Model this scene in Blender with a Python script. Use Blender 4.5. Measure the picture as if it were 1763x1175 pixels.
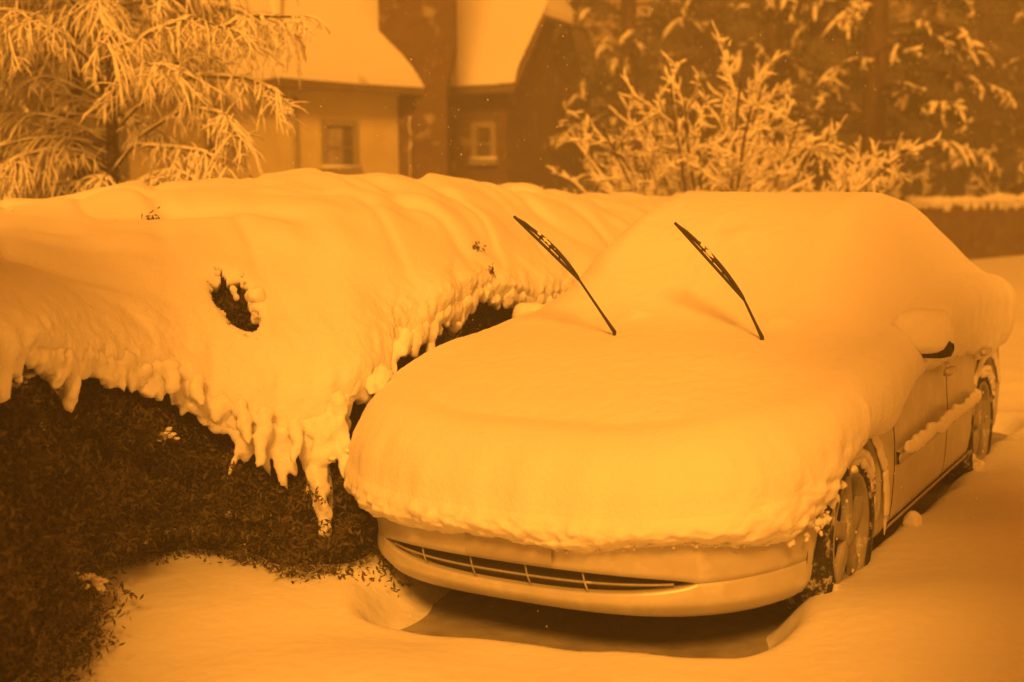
import bpy, math, random
import numpy as np
from mathutils import Matrix, Vector
R = math.radians
rng = np.random.default_rng(7); random.seed(7)
for o in list(bpy.data.objects): bpy.data.objects.remove(o)
S = bpy.context.scene
C = S.collection

# ------------------------------------------------------------------ camera
EYE, PITCH, ROLL, FPX = 1.69, .1115, -.0095, 2327.0
cd = bpy.data.cameras.new('camera'); cam = bpy.data.objects.new('camera', cd); C.objects.link(cam)
cam.matrix_world = Matrix.Translation((0, 0, EYE)) @ Matrix.Rotation(math.pi/2-PITCH, 4, 'X') @ Matrix.Rotation(ROLL, 4, 'Z')
cd.sensor_width = 36; cd.lens = 36*FPX/1763; cd.clip_start = .1; cd.clip_end = 500
cd.dof.use_dof = True; cd.dof.focus_distance = 5.7; cd.dof.aperture_fstop = 1.7
S.camera = cam
# ------------------------------------------------------------------ sky glow, key light, exposure
SUN_AZ, SUN_EL = Vector((-.06, -1, 0)).normalized(), R(38)
sun_dir = Vector((SUN_AZ.x*math.cos(SUN_EL), SUN_AZ.y*math.cos(SUN_EL), math.sin(SUN_EL)))
W = bpy.data.worlds.new('World'); S.world = W; W.use_nodes = True
nt = W.node_tree; bg = nt.nodes['Background']
sky = nt.nodes.new('ShaderNodeTexSky'); sky.sky_type = 'NISHITA'; sky.sun_disc = False
sky.sun_elevation = SUN_EL; sky.sun_rotation = math.atan2(sun_dir.x, sun_dir.y)
bw = nt.nodes.new('ShaderNodeRGBToBW'); tint = nt.nodes.new('ShaderNodeMix'); tint.data_type = 'RGBA'; tint.blend_type = 'MULTIPLY'
tint.inputs[0].default_value = 1; tint.inputs[7].default_value = (1, .235, .014, 1)
nt.links.new(sky.outputs[0], bw.inputs[0]); nt.links.new(bw.outputs[0], tint.inputs[6]); nt.links.new(tint.outputs[2], bg.inputs[0])
bg.inputs[1].default_value = .09
ld = bpy.data.lights.new('sun', 'SUN'); ld.energy = 3.0; ld.color = (1, .36, .036); ld.angle = R(14)
lo = bpy.data.objects.new('sun', ld); C.objects.link(lo); lo.rotation_euler = sun_dir.to_track_quat('Z', 'Y').to_euler()
S.view_settings.view_transform = 'Standard'; S.view_settings.look = 'None'; S.view_settings.gamma = 1
S.view_settings.exposure = 1.30
S.cycles.max_bounces = 6; S.cycles.volume_bounces = 0; S.cycles.use_denoising = True

# ------------------------------------------------------------------ helpers
def at(px, py, Y):
    """world point seen at photo pixel (px,py) whose world y is Y"""
    v = cam.matrix_world.to_3x3() @ Vector(((px-881.5)/FPX, -(py-587.5)/FPX, -1))
    return Vector((0, 0, EYE)) + v*(Y/v.y)

def _h(ix, iy, iz, seed):
    n = (ix.astype(np.int64)*73856093) ^ (iy.astype(np.int64)*19349663) ^ (iz.astype(np.int64)*83492791) ^ (seed*2654435761 & 0xffffffff)
    n = (n ^ (n >> 13)) * 1274126177 & 0x7fffffff
    n = (n ^ (n >> 16)) * 668265263 & 0x7fffffff
    return (n & 0xffff)/32767.5 - 1
def noise(x, y, z=0., seed=0):
    x, y, z = np.broadcast_arrays(np.asarray(x, float), np.asarray(y, float), np.asarray(z, float))
    i, j, k = np.floor(x), np.floor(y), np.floor(z)
    fx, fy, fz = x-i, y-j, z-k
    fx, fy, fz = [f*f*f*(f*(f*6-15)+10) for f in (fx, fy, fz)]
    r = 0
    for a in (0, 1):
        for b in (0, 1):
            for c in (0, 1):
                w = (fx if a else 1-fx)*(fy if b else 1-fy)*(fz if c else 1-fz)
                r = r + w*_h(i+a, j+b, k+c, seed)
    return r
def fbm(x, y, z=0., seed=0, octv=4):
    r = 0; a = 1.; s = 1.
    for o in range(octv):
        r = r + a*noise(np.asarray(x)*s, np.asarray(y)*s, np.asarray(z)*s, seed+o*17); a *= .5; s *= 2.03
    return r
def sst(e0, e1, x):
    t = np.clip((np.asarray(x, float)-e0)/(e1-e0), 0, 1); return t*t*(3-2*t)
def pl(x, xs, ys): return np.interp(x, xs, ys)
def spl(x, xs, ys):
    """smooth interpolation: piecewise linear then softened"""
    x = np.asarray(x, float); d = (xs[-1]-xs[0])*.012
    return sum(np.interp(x+d*k, xs, ys) for k in (-2, -1, 0, 1, 2))/5

class MB:
    """collects pieces of one mesh"""
    def __init__(s): s.v = []; s.f = []; s.n = 0
    def add(s, v, f):
        v = np.asarray(v, float).reshape(-1, 3); s.v.append(v)
        s.f += [tuple(int(i)+s.n for i in q) for q in f]; s.n += len(v)
    def addnp(s, v, f):
        v = np.asarray(v, float).reshape(-1, 3); s.v.append(v)
        s.f += (np.asarray(f)+s.n).tolist(); s.n += len(v)
    def grid(s, P, closeu=False, flip=False):
        P = np.asarray(P, float); n, m = P.shape[:2]
        i, j = np.meshgrid(np.arange(n if closeu else n-1), np.arange(m-1), indexing='ij')
        a = i*m+j; b = ((i+1) % n)*m+j
        q = np.stack([a, b, b+1, a+1], -1).reshape(-1, 4)
        if flip: q = q[:, ::-1]
        s.addnp(P.reshape(-1, 3), q)
    def box(s, c, d, M=None):
        c = np.array(c, float); d = np.array(d, float)/2
        v = np.array([[x, y, z] for x in (-1, 1) for y in (-1, 1) for z in (-1, 1)])*d+c
        if M is not None: v = np.array([list(M @ Vector(p)) for p in v])
        s.add(v, [(0, 1, 3, 2), (4, 6, 7, 5), (0, 4, 5, 1), (2, 3, 7, 6), (0, 2, 6, 4), (1, 5, 7, 3)])
    def tube(s, P, r, k=6, lump=0., cap=True, squash=1.):
        P = np.asarray(P, float); n = len(P)
        r = np.broadcast_to(np.asarray(r, float), (n,)).copy()
        if lump: r = r*(1+lump*rng.uniform(-1, 1, n))
        T = np.gradient(P, axis=0); T /= np.linalg.norm(T, axis=1)[:, None]+1e-9
        up = np.where(np.abs(T[:, 2:3]) > .93, np.array([[1., 0, 0]]), np.array([[0, 0, 1.]]))
        A = np.cross(T, up); A /= np.linalg.norm(A, axis=1)[:, None]+1e-9
        B = np.cross(A, T)
        th = np.arange(k)/k*2*np.pi
        G = P[:, None]+r[:, None, None]*(np.cos(th)[None, :, None]*A[:, None]+squash*np.sin(th)[None, :, None]*B[:, None])
        base = s.n
        v = G.reshape(-1, 3)
        i, j = np.meshgrid(np.arange(n-1), np.arange(k), indexing='ij')
        a = i*k+j; b = i*k+(j+1) % k
        q = np.stack([a, b, b+k, a+k], -1).reshape(-1, 4)
        s.addnp(v, q)
        if cap:
            s.f.append(tuple(base+x for x in range(k-1, -1, -1))); s.f.append(tuple(base+(n-1)*k+x for x in range(k)))
    def ball(s, c, r, lump=.2, seed=0, nu=10, nv=7):
        u = np.arange(nu)/nu*2*np.pi; v = np.linspace(0, np.pi, nv)
        U, V = np.meshgrid(u, v, indexing='ij')
        D = np.stack([np.cos(U)*np.sin(V), np.sin(U)*np.sin(V), np.cos(V)], -1)
        k = 1+lump*noise(D[..., 0]*1.7+seed, D[..., 1]*1.7, D[..., 2]*1.7+seed*.3)
        s.grid(np.array(c)+D*k[..., None]*np.array(r), closeu=True, flip=True)
    def build(s, name, mat, parent=None, smooth=True, mods=None):
        me = bpy.data.meshes.new(name)
        v = np.concatenate(s.v) if s.v else np.zeros((0, 3))
        me.from_pydata(v.tolist(), [], s.f); me.materials.append(mat)
        if smooth: me.shade_smooth()
        o = bpy.data.objects.new(name, me); C.objects.link(o)
        if parent is not None:
            o.parent = parent; o.matrix_parent_inverse = Matrix()
        return o
def tag(o, label=None, cat=None, group=None, kind=None):
    for k, v in (('label', label), ('category', cat), ('group', group), ('kind', kind)):
        if v: o[k] = v
    return o
def empty(name, loc=(0, 0, 0), rz=0):
    o = bpy.data.objects.new(name, None); C.objects.link(o); o.location = loc; o.rotation_euler = (0, 0, rz); return o
def build_in(mb, name, mat, root, **k):
    """mesh given in world coordinates, parented under an unrotated Empty"""
    l = np.array(root.location); mb.v = [v-l for v in mb.v]; return mb.build(name, mat, root, **k)

# ------------------------------------------------------------------ materials
def mat(name, col, rough=.8, metal=0., var=0., vscale=5., bump=0., bscale=60., bdist=.01, spec=.3, coord='Object', sss=0.):
    m = bpy.data.materials.new(name); m.use_nodes = True; t = m.node_tree; p = t.nodes['Principled BSDF']
    p.inputs['Base Color'].default_value = (*col, 1); p.inputs['Roughness'].default_value = rough; p.inputs['Metallic'].default_value = metal
    p.inputs['Specular IOR Level'].default_value = spec
    if sss:
        p.inputs['Subsurface Weight'].default_value = sss; p.inputs['Subsurface Radius'].default_value = (.03, .03, .03); p.inputs['Subsurface Scale'].default_value = 1
    tc = t.nodes.new('ShaderNodeTexCoord')
    if var:
        n = t.nodes.new('ShaderNodeTexNoise'); n.inputs['Scale'].default_value = vscale; n.inputs['Detail'].default_value = 5
        r = t.nodes.new('ShaderNodeMapRange'); r.inputs[1].default_value = .3; r.inputs[2].default_value = .7; r.inputs[3].default_value = 1-var; r.inputs[4].default_value = 1+var
        x = t.nodes.new('ShaderNodeMix'); x.data_type = 'RGBA'; x.blend_type = 'MULTIPLY'; x.inputs[0].default_value = 1; x.inputs[6].default_value = (*col, 1)
        t.links.new(tc.outputs[coord], n.inputs[0]); t.links.new(n.outputs[0], r.inputs[0]); t.links.new(r.outputs[0], x.inputs[7]); t.links.new(x.outputs[2], p.inputs['Base Color'])
    if bump:
        n = t.nodes.new('ShaderNodeTexNoise'); n.inputs['Scale'].default_value = bscale; n.inputs['Detail'].default_value = 6
        b = t.nodes.new('ShaderNodeBump'); b.inputs['Strength'].default_value = bump; b.inputs['Distance'].default_value = bdist
        t.links.new(tc.outputs[coord], n.inputs[0]); t.links.new(n.outputs[0], b.inputs['Height']); t.links.new(b.outputs[0], p.inputs['Normal'])
    return m
SNOW = mat('snow', (.86, .86, .87), .75, bump=.6, bscale=70, bdist=.008, spec=.15, sss=.5)
SNOWB = mat('snow_on_twigs', (.84, .84, .85), .8, spec=.1)
SNOWG = mat('ground_snow', (.84, .84, .85), .8, bump=.7, bscale=16, bdist=.010, spec=.15)
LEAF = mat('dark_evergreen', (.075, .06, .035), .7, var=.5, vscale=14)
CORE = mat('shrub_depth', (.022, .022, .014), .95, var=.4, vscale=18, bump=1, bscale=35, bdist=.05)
BARK = mat('bark', (.10, .075, .055), .9, var=.35, vscale=20, bump=.8, bscale=40, bdist=.02)
NEEDLE = mat('conifer_needles', (.05, .06, .035), .8, var=.45, vscale=3)
PAINT = mat('silver_paint', (.56, .54, .50), .42, metal=.2, var=.06, vscale=9, bump=.06, bscale=90, bdist=.002, spec=.5)
TRIM = mat('dark_plastic', (.035, .033, .03), .6, bump=.2, bscale=120, bdist=.002)
RUBBER = mat('tyre_rubber', (.03, .03, .03), .85, var=.3, vscale=30, bump=.4, bscale=90, bdist=.004)
ALLOY = mat('alloy', (.34, .33, .31), .6, metal=.2, var=.12, vscale=25)
ASPH = mat('wet_asphalt', (.30, .285, .26), .85, var=.3, vscale=6, bump=.6, bscale=80, bdist=.01)
STUCCO = mat('painted_stucco', (.60, .55, .36), .85, var=.10, vscale=2.5, bump=.5, bscale=30, bdist=.01)
FRAME = mat('painted_trim', (.27, .25, .2), .6, var=.08, vscale=8)
EAVE = mat('eave_boards', (.14, .11, .08), .8, var=.2, vscale=9)
GLASS = mat('window_glass', (.09, .085, .075), .25, var=.5, vscale=3, spec=.5)
BLIND = mat('lace_blind', (.32, .30, .27), .8, var=.25, vscale=7)
BOARD = mat('fence_boards', (.12, .085, .06), .85, var=.35, vscale=5)
FLAKE = mat('snowflake', (.9, .9, .9), .7)
def brick_mat():
    m = mat('dark_brick', (.11, .07, .05), .9, var=.2, vscale=4)
    t = m.node_tree; p = t.nodes['Principled BSDF']
    b = t.nodes.new('ShaderNodeTexBrick'); b.inputs['Color1'].default_value = (.085, .055, .04, 1); b.inputs['Color2'].default_value = (.12, .08, .055, 1); b.inputs['Mortar'].default_value = (.13, .11, .09, 1)
    b.inputs['Scale'].default_value = 2.2; b.inputs['Mortar Size'].default_value = .012
    tc = t.nodes.new('ShaderNodeTexCoord'); mp = t.nodes.new('ShaderNodeMapping'); mp.inputs['Rotation'].default_value = (math.pi/2, 0, .4)
    n = t.nodes.new('ShaderNodeTexNoise'); n.inputs['Scale'].default_value = 3.3; n.inputs['Detail'].default_value = 8
    r = t.nodes.new('ShaderNodeMapRange'); r.inputs[1].default_value = .60; r.inputs[2].default_value = .70
    x = t.nodes.new('ShaderNodeMix'); x.data_type = 'RGBA'; x.inputs[7].default_value = (.30, .27, .23, 1)
    t.links.new(tc.outputs['Object'], mp.inputs[0]); t.links.new(mp.outputs[0], b.inputs[0])
    t.links.new(tc.outputs['Object'], n.inputs[0]); t.links.new(n.outputs[0], r.inputs[0]); t.links.new(r.outputs[0], x.inputs[0])
    t.links.new(b.outputs[0], x.inputs[6]); t.links.new(x.outputs[2], p.inputs['Base Color'])
    return m
BRICK = brick_mat()
def dust(m, lo_, hi_, sc):
    t = m.node_tree; p = t.nodes['Principled BSDF']; old = p.inputs['Base Color'].links[0].from_socket
    tc = t.nodes.new('ShaderNodeTexCoord'); n = t.nodes.new('ShaderNodeTexNoise'); n.inputs['Scale'].default_value = sc; n.inputs['Detail'].default_value = 9; n.inputs['Roughness'].default_value = .7
    r = t.nodes.new('ShaderNodeMapRange'); r.inputs[1].default_value = lo_; r.inputs[2].default_value = hi_; r.inputs[4].default_value = .85
    x = t.nodes.new('ShaderNodeMix'); x.data_type = 'RGBA'; x.inputs[7].default_value = (.8, .8, .8, 1)
    t.links.new(tc.outputs['Object'], n.inputs[0]); t.links.new(n.outputs[0], r.inputs[0]); t.links.new(r.outputs[0], x.inputs[0]); t.links.new(old, x.inputs[6]); t.links.new(x.outputs[2], p.inputs['Base Color'])
dust(PAINT, .52, .82, 8); dust(RUBBER, .52, .66, 22); dust(ALLOY, .57, .70, 12)

# ------------------------------------------------------------------ car frame
TH = .5264; CX, CY = .505, 5.628
FW = np.array([-math.sin(TH), -math.cos(TH)]); LF = np.array([math.cos(TH), -math.sin(TH)])
def c2w(a, b): return CX+a*FW[0]+b*LF[0], CY+a*FW[1]+b*LF[1]
def w2c(x, y): return (x-CX)*FW[0]+(y-CY)*FW[1], (x-CX)*LF[0]+(y-CY)*LF[1]

# ------------------------------------------------------------------ ground
def ground_z(x, y):
    x = np.asarray(x, float); y = np.asarray(y, float)
    a, b = w2c(x, y)
    dx = np.maximum(np.maximum(a-(.80-.18*b), -4.2-a), 0); dy = np.maximum(np.maximum(b-.57, -.42-b), 0)
    d = np.sqrt(dx**2+dy**2)+.03*fbm(x*3, y*3, seed=3, octv=2)
    bank = sst(.17, .36, d)
    z = .13*bank
    z = z+bank*(.05*fbm(x*.55+3, y*.55, seed=5, octv=3)+.018*noise(x*2.3, y*2.3, seed=9))
    # the bank beside the parked car, then ground that climbs slowly behind
    z = z+bank*.05*np.exp(-((b-1.35)/.35)**2)*sst(2.5, .6, a)-bank*.10*sst(1.6, 3.4, b)
    z = z+.03*np.exp(-(((x+.66)/.3)**2+((y-5.35)/.35)**2))
    z = z+.05*np.exp(-(((x+1.35)/.6)**2+((y-5.3)/.5)**2))
    z = z+.012*np.clip(y-9, 0, 30)+.03*sst(8, 20, y)*fbm(x*.3, y*.3, seed=31, octv=2)
    return z
def sheet(xs, ys):
    X, Y = np.meshgrid(xs, ys, indexing='ij'); return np.stack([X, Y, ground_z(X, Y)], -1)
g = MB()
xs = np.concatenate([np.linspace(-260, -6, 40)[:-1], np.linspace(-6, 6, 420), np.linspace(6, 260, 40)[1:]])
ys = np.concatenate([np.linspace(-40, 2, 16)[:-1], np.linspace(2, 12, 360), 12+np.linspace(0, 1, 90)[1:]**2*400])
g.grid(sheet(xs, ys))
GR = g.build('snowy_ground', SNOWG); tag(GR, 'smooth snow blanket over the yard and drive', 'ground', kind='structure')
g = MB(); P = []
for a in np.linspace(1.45, -4.6, 30):
    P.append([(*c2w(a, b), .012) for b in np.linspace(-1.15, 1.15, 12)])
g.grid(P)
DR = g.build('driveway', ASPH); tag(DR, 'dark bare driveway left uncovered beneath the parked car', 'driveway', kind='structure')

# ------------------------------------------------------------------ the car
car = empty('parked_car', (CX, CY, 0), math.atan2(-FW[1]*-1, 1))
# local axes of the empty: +x = forward, +y = car left
car.rotation_euler = (0, 0, math.atan2(FW[1], FW[0]))
tag(car, 'silver sedan buried under thick smooth snow with two wipers sticking up', 'car')
def tap(a): return 1-.055*sst(-1.5, -2.9, a)-.12*sst(-3.1, -4.0, a)
def outline(n, grow=0., rear=-3.02):
    """closed plan outline, counter-clockwise from the rear; returns n points and a medial point each"""
    th = np.linspace(-math.pi, math.pi, n, endpoint=False)
    cs, sn = np.cos(th), np.sin(th)
    e = np.where(cs > 0, 2.95, 3.2)
    rr = (np.abs(cs)**e+np.abs(sn)**e)**(-1/e)
    w = .955+grow; lf = 1.14+grow; lr = .95+grow
    # half ovals at both ends joined by straight sides
    a = np.where(cs > 0, -.10+lf*rr*cs, rear+lr*rr*cs); b = w*rr*sn*tap(a)
    return a, b
def resample(a, b, n):
    P = np.stack([np.append(a, a[0]), np.append(b, b[0])], -1)
    d = np.concatenate([[0], np.cumsum(np.linalg.norm(np.diff(P, axis=0), axis=1))])
    t = np.linspace(0, d[-1], n, endpoint=False)
    return np.interp(t, d, P[:, 0]), np.interp(t, d, P[:, 1])
def normals(a, b):
    ta = np.roll(a, -1)-np.roll(a, 1); tb = np.roll(b, -1)-np.roll(b, 1)
    l = np.hypot(ta, tb); return tb/l, -ta/l
AX = [-4.2, -3.95, -3.6, -3.25, -2.95, -2.55, -2.1, -1.7, -1.35, -1.1, -.8, -.55, -.40, -.2, .2, .6, .9, 1.05, 1.3]
CZ = [1.08, 1.15, 1.22, 1.34, 1.47, 1.60, 1.655, 1.66, 1.61, 1.51, 1.33, 1.165, 1.105, 1.085, 1.045, .955, .84, .75, .66]
def top_z(a, b, dz=0.):
    c = spl(a, AX, CZ)
    sh = spl(a, [-4.2, -3.3, -2, -.6, 0, .5, .9, 1.1], [1.00, 1.06, 1.10, 1.04, .98, .87, .77, .70])
    house = sst(1.03, .46, np.abs(b)); hood = 1-np.clip(np.abs(b)/1.0, 0, 1)**2.4
    k = sst(-.25, -.75, a)*sst(-3.9, -3.2, a)
    g_ = house*k+hood*(1-k)
    return sh+(c-sh)*g_+dz
# snow cover
N = 900
oa, ob = outline(4000, .085); oa, ob = resample(oa, ob, N); na, nb = normals(oa, ob)
ba, bb = oa-na*.085, ob-nb*.085
ma = np.clip(oa, -3.1, .25)
front = sst(.25, .8, oa); left = ob > 0
zbot = np.where(oa > .35, .50, 0)
zb_side = spl(oa, [-4.2, -3.6, -3.2, -2.9, -2.75, -2.5, -2.3, -2.1, -1.5, -.9, -.62, -.50, -.40, -.2, 0, .2, .40, .55, .8, 1.2],
              [.60, .70, .80, .745, .74, .745, .80, .84, .86, .87, .80, .78, .66, .72, .735, .70, .56, .505, .50, .50])
bang = np.clip(ob/.9, -1, 1)
zbot = zb_side-.045*front-.02*front*np.clip(-bang, 0, 1)+.035*front*np.exp(-((ob-.62)/.22)**2)-.012*front*np.exp(-((ob-.25)/.2)**2)
s_arc = np.arange(N)/N*14
zbot = zbot+.006*fbm(s_arc*6, 0, seed=11, octv=3)+(1-front)*.018*fbm(s_arc*14, 0, seed=12, octv=3)*(np.abs(oa+1.4) < 1.6)
rings = []
RR = .15+.13*front
inner = np.concatenate([np.linspace(0, .9, 60)[:-1], np.linspace(.9, 1, 12)])
zedge = top_z(oa-na*RR, ob-nb*RR)-RR
for r in inner:
    ea, eb = oa-na*RR, ob-nb*RR
    pa, pb = ma+(ea-ma)*r, eb*r
    rings.append((pa, pb, top_z(pa, pb)))
for t in np.linspace(0, 1, 10)[1:]:
    an = t*math.pi/2
    rings.append((oa-na*RR*(1-math.sin(an)), ob-nb*RR*(1-math.sin(an)), zedge+RR*math.cos(an)))
for t in np.linspace(0, 1, 26)[1:]:
    zz = zedge+(zbot-zedge)*t
    off = .0+.055*t**3
    off = off-.03*np.sin(math.pi*t)*front
    rings.append((oa-na*off, ob-nb*off, zz))
for k, (off, dz) in enumerate(((.068, -.008), (.085, -.004), (.11, .02))):
    rings.append((oa-na*off, ob-nb*off, zbot+dz))
P = np.stack([np.stack(r, -1) for r in rings], 1)     # N x rings x 3
A_, B_, Z_ = P[..., 0], P[..., 1], P[..., 2]
wall = np.zeros(P.shape[1]); wall[len(inner)+4:] = 1
wall = wall[None, :]
D = .012*fbm(A_*1.6, B_*1.6, Z_*1.6, seed=21, octv=2)*np.minimum(np.arange(P.shape[1])/8, 1)[None]
D = D+wall*.009*fbm(A_*9, B_*9, Z_*3, seed=22, octv=3)+.0022*fbm(A_*26, B_*26, Z_*26, seed=28, octv=2)
lump = np.exp(-(((A_-.55)/.28)**2+((Z_-.62)/.14)**2))*(B_ > .5)
D = D+lump*.030*fbm(A_*16, B_*16, Z_*16, seed=23, octv=3)
sidecling = wall*(1-front[:, None])*sst(1.0, .85, Z_)
D = D+sidecling*.007*fbm(A_*12, B_*12, Z_*6, seed=24, octv=3)
D = D+wall*front[:, None]*sst(.60, .50, Z_)*.016*fbm(A_*30, B_*30, Z_*30, seed=25, octv=2)
# snow piled along the raised wipers
for b0, b1, a0, a1 in ((.40, -.02, -.44, -1.0), (-.28, -.75, -.44, -1.0)):
    q = np.clip((A_-a0)/(a1-a0), 0, 1); dd = np.hypot(B_-(b0+(b1-b0)*q)-.09, (A_-(a0+(a1-a0)*q)))
    D = D+.022*np.exp(-(dd/.07)**2)*(1-wall)
D = D*np.where(wall*(1-front[:, None]) > 0, .8, 1)
P[..., 0] += na[:, None]*D*wall; P[..., 1] += nb[:, None]*D*wall; P[..., 2] += D*(1-wall)
mb = MB(); mb.grid(P, closeu=True)
def top(a, b): return float(top_z(np.array(a), np.array(b)))
# the mirror's snow, crumbs along the edge, ledge snow and arch snow join the cover
ia = np.where((oa > -.2) & (ob > .15))[0]
for k in range(420):
    i = int(rng.choice(ia)); off = rng.uniform(.05, .08); s_ = rng.uniform(.002, .0065)
    z_ = zbot[i]+rng.normal(.004, .007)
    mb.ball((oa[i]-na[i]*off, ob[i]-nb[i]*off, z_), (s_, s_, s_*.8), .5, k, 7, 5)
for k in range(110):
    a_ = rng.normal(.52, .12); s_ = rng.uniform(.006, .018); z_ = rng.normal(.56, .05)
    bb_ = .975*(1-max(0, (a_+.10)/1.17)**2.95)**(1/2.95)+rng.uniform(-.005, .03)
    mb.ball((a_, bb_, z_), (s_*1.3, s_, s_), .6, k+.5, 8, 6)
SC = mb.build('snow_cover', SNOW, car)

# body shell : wall patches round the outline
BN = 1600
pa_, pb_ = outline(6000, 0.); pa_, pb_ = resample(pa_, pb_, BN); pna, pnb = normals(pa_, pb_)
ARCHES = (0.0, -2.755)
def zlow(a, nose=False):
    z = np.full_like(a, .21)
    for c in ARCHES:
        m = np.abs(a-c) < .40
        z = np.where(m, .34+np.sqrt(np.clip(.40**2-(a-c)**2, 0, 1)), z)
    return z
def off_prof(z): return pl(z, [.18, .22, .26, .34, .48, .60, .66, .80, .92, 1.05], [-.07, -.045, -.02, -.008, 0, 0, -.006, -.012, -.03, -.07])
def patch(idx, z0, z1, n=26, thick=True):
    a, b = pa_[idx], pb_[idx]; m = MB()
    rows = []
    z0 = np.maximum(z0, zlow(a))
    for t in np.linspace(0, 1, n):
        z = z0+(z1-z0)*t; o = off_prof(z)
        rows.append(np.stack([a+pna[idx]*o, b+pnb[idx]*o, z], -1))
    # returned inner lip
    z = z0; o = off_prof(z)-.05
    rows.insert(0, np.stack([a+pna[idx]*o, b+pnb[idx]*o, z+.004], -1))
    m.grid(np.stack(rows, 1)); return m
def idx_range(a_hi, a_lo, side):
    m = (pa_ <= a_hi) & (pa_ >= a_lo) & ((pb_ > 0) if side > 0 else (pb_ < 0)); return np.where(m)[0]
for side in (1, -1):
    patch(idx_range(.452, -.605, side), .21, .84).build('front_fender', PAINT, car)
    for nm, hi, lo in (('front_door', -.612, -1.70), ('rear_door', -1.706, -2.52)):
        d = patch(idx_range(hi, lo, side), .25, 1.0).build(nm, PAINT, car)
        # rubbing strip on the door
        i = idx_range(hi-.02, max(lo, -2.36)+.02, side); m = MB()
        prof = [(.0, .50), (.018, .505), (.012, .53), (.018, .555), (.0, .56)]
        m.grid(np.stack([np.stack([pa_[i]+pna[i]*p, pb_[i]+pnb[i]*p, np.full(len(i), z)], -1) for p, z in prof], 1))
        m.build('side_moulding', PAINT, d)
        ac = hi-.85*(hi-lo); m = MB()
        m.box((ac, side*.97, .80), (.16, .03, .03)); m.build('handle', PAINT, d)
    patch(idx_range(-2.526, -3.5, side), .21, 1.0).build('rear_quarter', PAINT, car)
    i = idx_range(-.60, -2.40, side); m = MB()   # sill
    m.grid(np.stack([np.stack([pa_[i]-pna[i]*p, pb_[i]-pnb[i]*p, np.full(len(i), z)], -1) for p, z in ((.02, .246), (.03, .22), (.07, .18), (.16, .17))], 1))
    m.build('sill', PAINT, car)
i = np.where(pa_ < -3.5)[0]; i = np.concatenate([i[pb_[i] > 0], i[pb_[i] <= 0]]); 
half = np.where((pa_ < -3.5) & (pb_ >= 0))[0]; half2 = np.where((pa_ < -3.5) & (pb_ < 0))[0]
m = MB()
for h in (half, half2):
    if len(h): q = patch(h, .25, .95); m.v += q.v; m.f += [tuple(x+m.n for x in f) for f in q.f]; m.n += q.n
m.build('rear_bumper', PAINT, car)
# front bumper with lens shaped air intake
i = np.where(pa_ >= .458)[0]
a, b = pa_[i], pb_[i]; q = np.clip(1-np.abs((b+.0)/.66)**2.6, 0, 1)
zc = .318+.012*(b/.6)**2
zt, zb = zc+.042*q**.6+1e-4, zc-.040*q**.6-1e-4
plate_dip = 0
def rowz(z, extra=0.):
    o = off_prof(z)+extra; return np.stack([a+pna[i]*o, b+pnb[i]*o, z], -1)
m = MB(); rows = []
z0 = np.full(len(i), .205)
rows.append(rowz(z0, -.06))
for t in np.linspace(0, 1, 10):
    z = z0+(zb-z0)*t; rows.append(rowz(z, .014*np.sin(math.pi*min(t*1.05, 1))*np.ones(len(i))))
rows.append(rowz(zb+.002, -.012)); rows.append(rowz(zb+.003, -.05))
m.grid(np.stack(rows, 1))
rows = [rowz(zt-.003, -.05), rowz(zt-.002, -.012)]
for t in np.linspace(0, 1, 14):
    z = zt+(.66-zt)*t; rows.append(rowz(z, .010*sst(.0, .3, t)*sst(1., .6, t)*np.ones(len(i))))
m.grid(np.stack(rows, 1))
FB = m.build('front_bumper', PAINT, car)
j = np.where((pa_ > .35) & (np.abs(pb_) < .70))[0]
m = MB(); m.grid(np.stack([np.stack([pa_[j]-pna[j]*.055, pb_[j]-pnb[j]*.055, np.full(len(j), z)], -1) for z in (.25, .32, .40)], 1))
m.build('intake_backing', TRIM, car)
GRL = MB()
j = np.where((pa_ > .35) & (np.abs(pb_) < .60))[0]
zcj = .318+.012*(pb_[j]/.6)**2
GRL.tube(np.stack([pa_[j]-pna[j]*.022, pb_[j]-pnb[j]*.022, zcj], -1), .0045, 6)
grille = GRL.build('grille', ALLOY, car)
for b0 in (-.40, -.17, .06, .29):
    k = j[np.argmin(np.abs(pb_[j]-b0))]; m = MB(); zc_ = .318+.012*(b0/.6)**2
    m.tube([(pa_[k]-pna[k]*.026, pb_[k]-.014, zc_+.045), (pa_[k]-pna[k]*.02, pb_[k], zc_), (pa_[k]-pna[k]*.026, pb_[k]+.014, zc_-.042)], .0035, 5)
    m.build('grille_strut', ALLOY, grille)
# plate holder in the middle of the bumper
j = np.where((pa_ > .35) & (np.abs(pb_+.0) < .18))[0]; m = MB()
pf = [(.006, .372), (.014, .376), (.016, .44), (.016, .50), (.006, .504)]
m.grid(np.stack([np.stack([pa_[j]+pna[j]*p, pb_[j]+pnb[j]*p, np.full(len(j), z)], -1) for p, z in pf], 1))
PH = mat('plate_holder', (.47, .44, .40), .5, var=.1, vscale=12)
m.build('plate_holder', PH, car)
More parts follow.
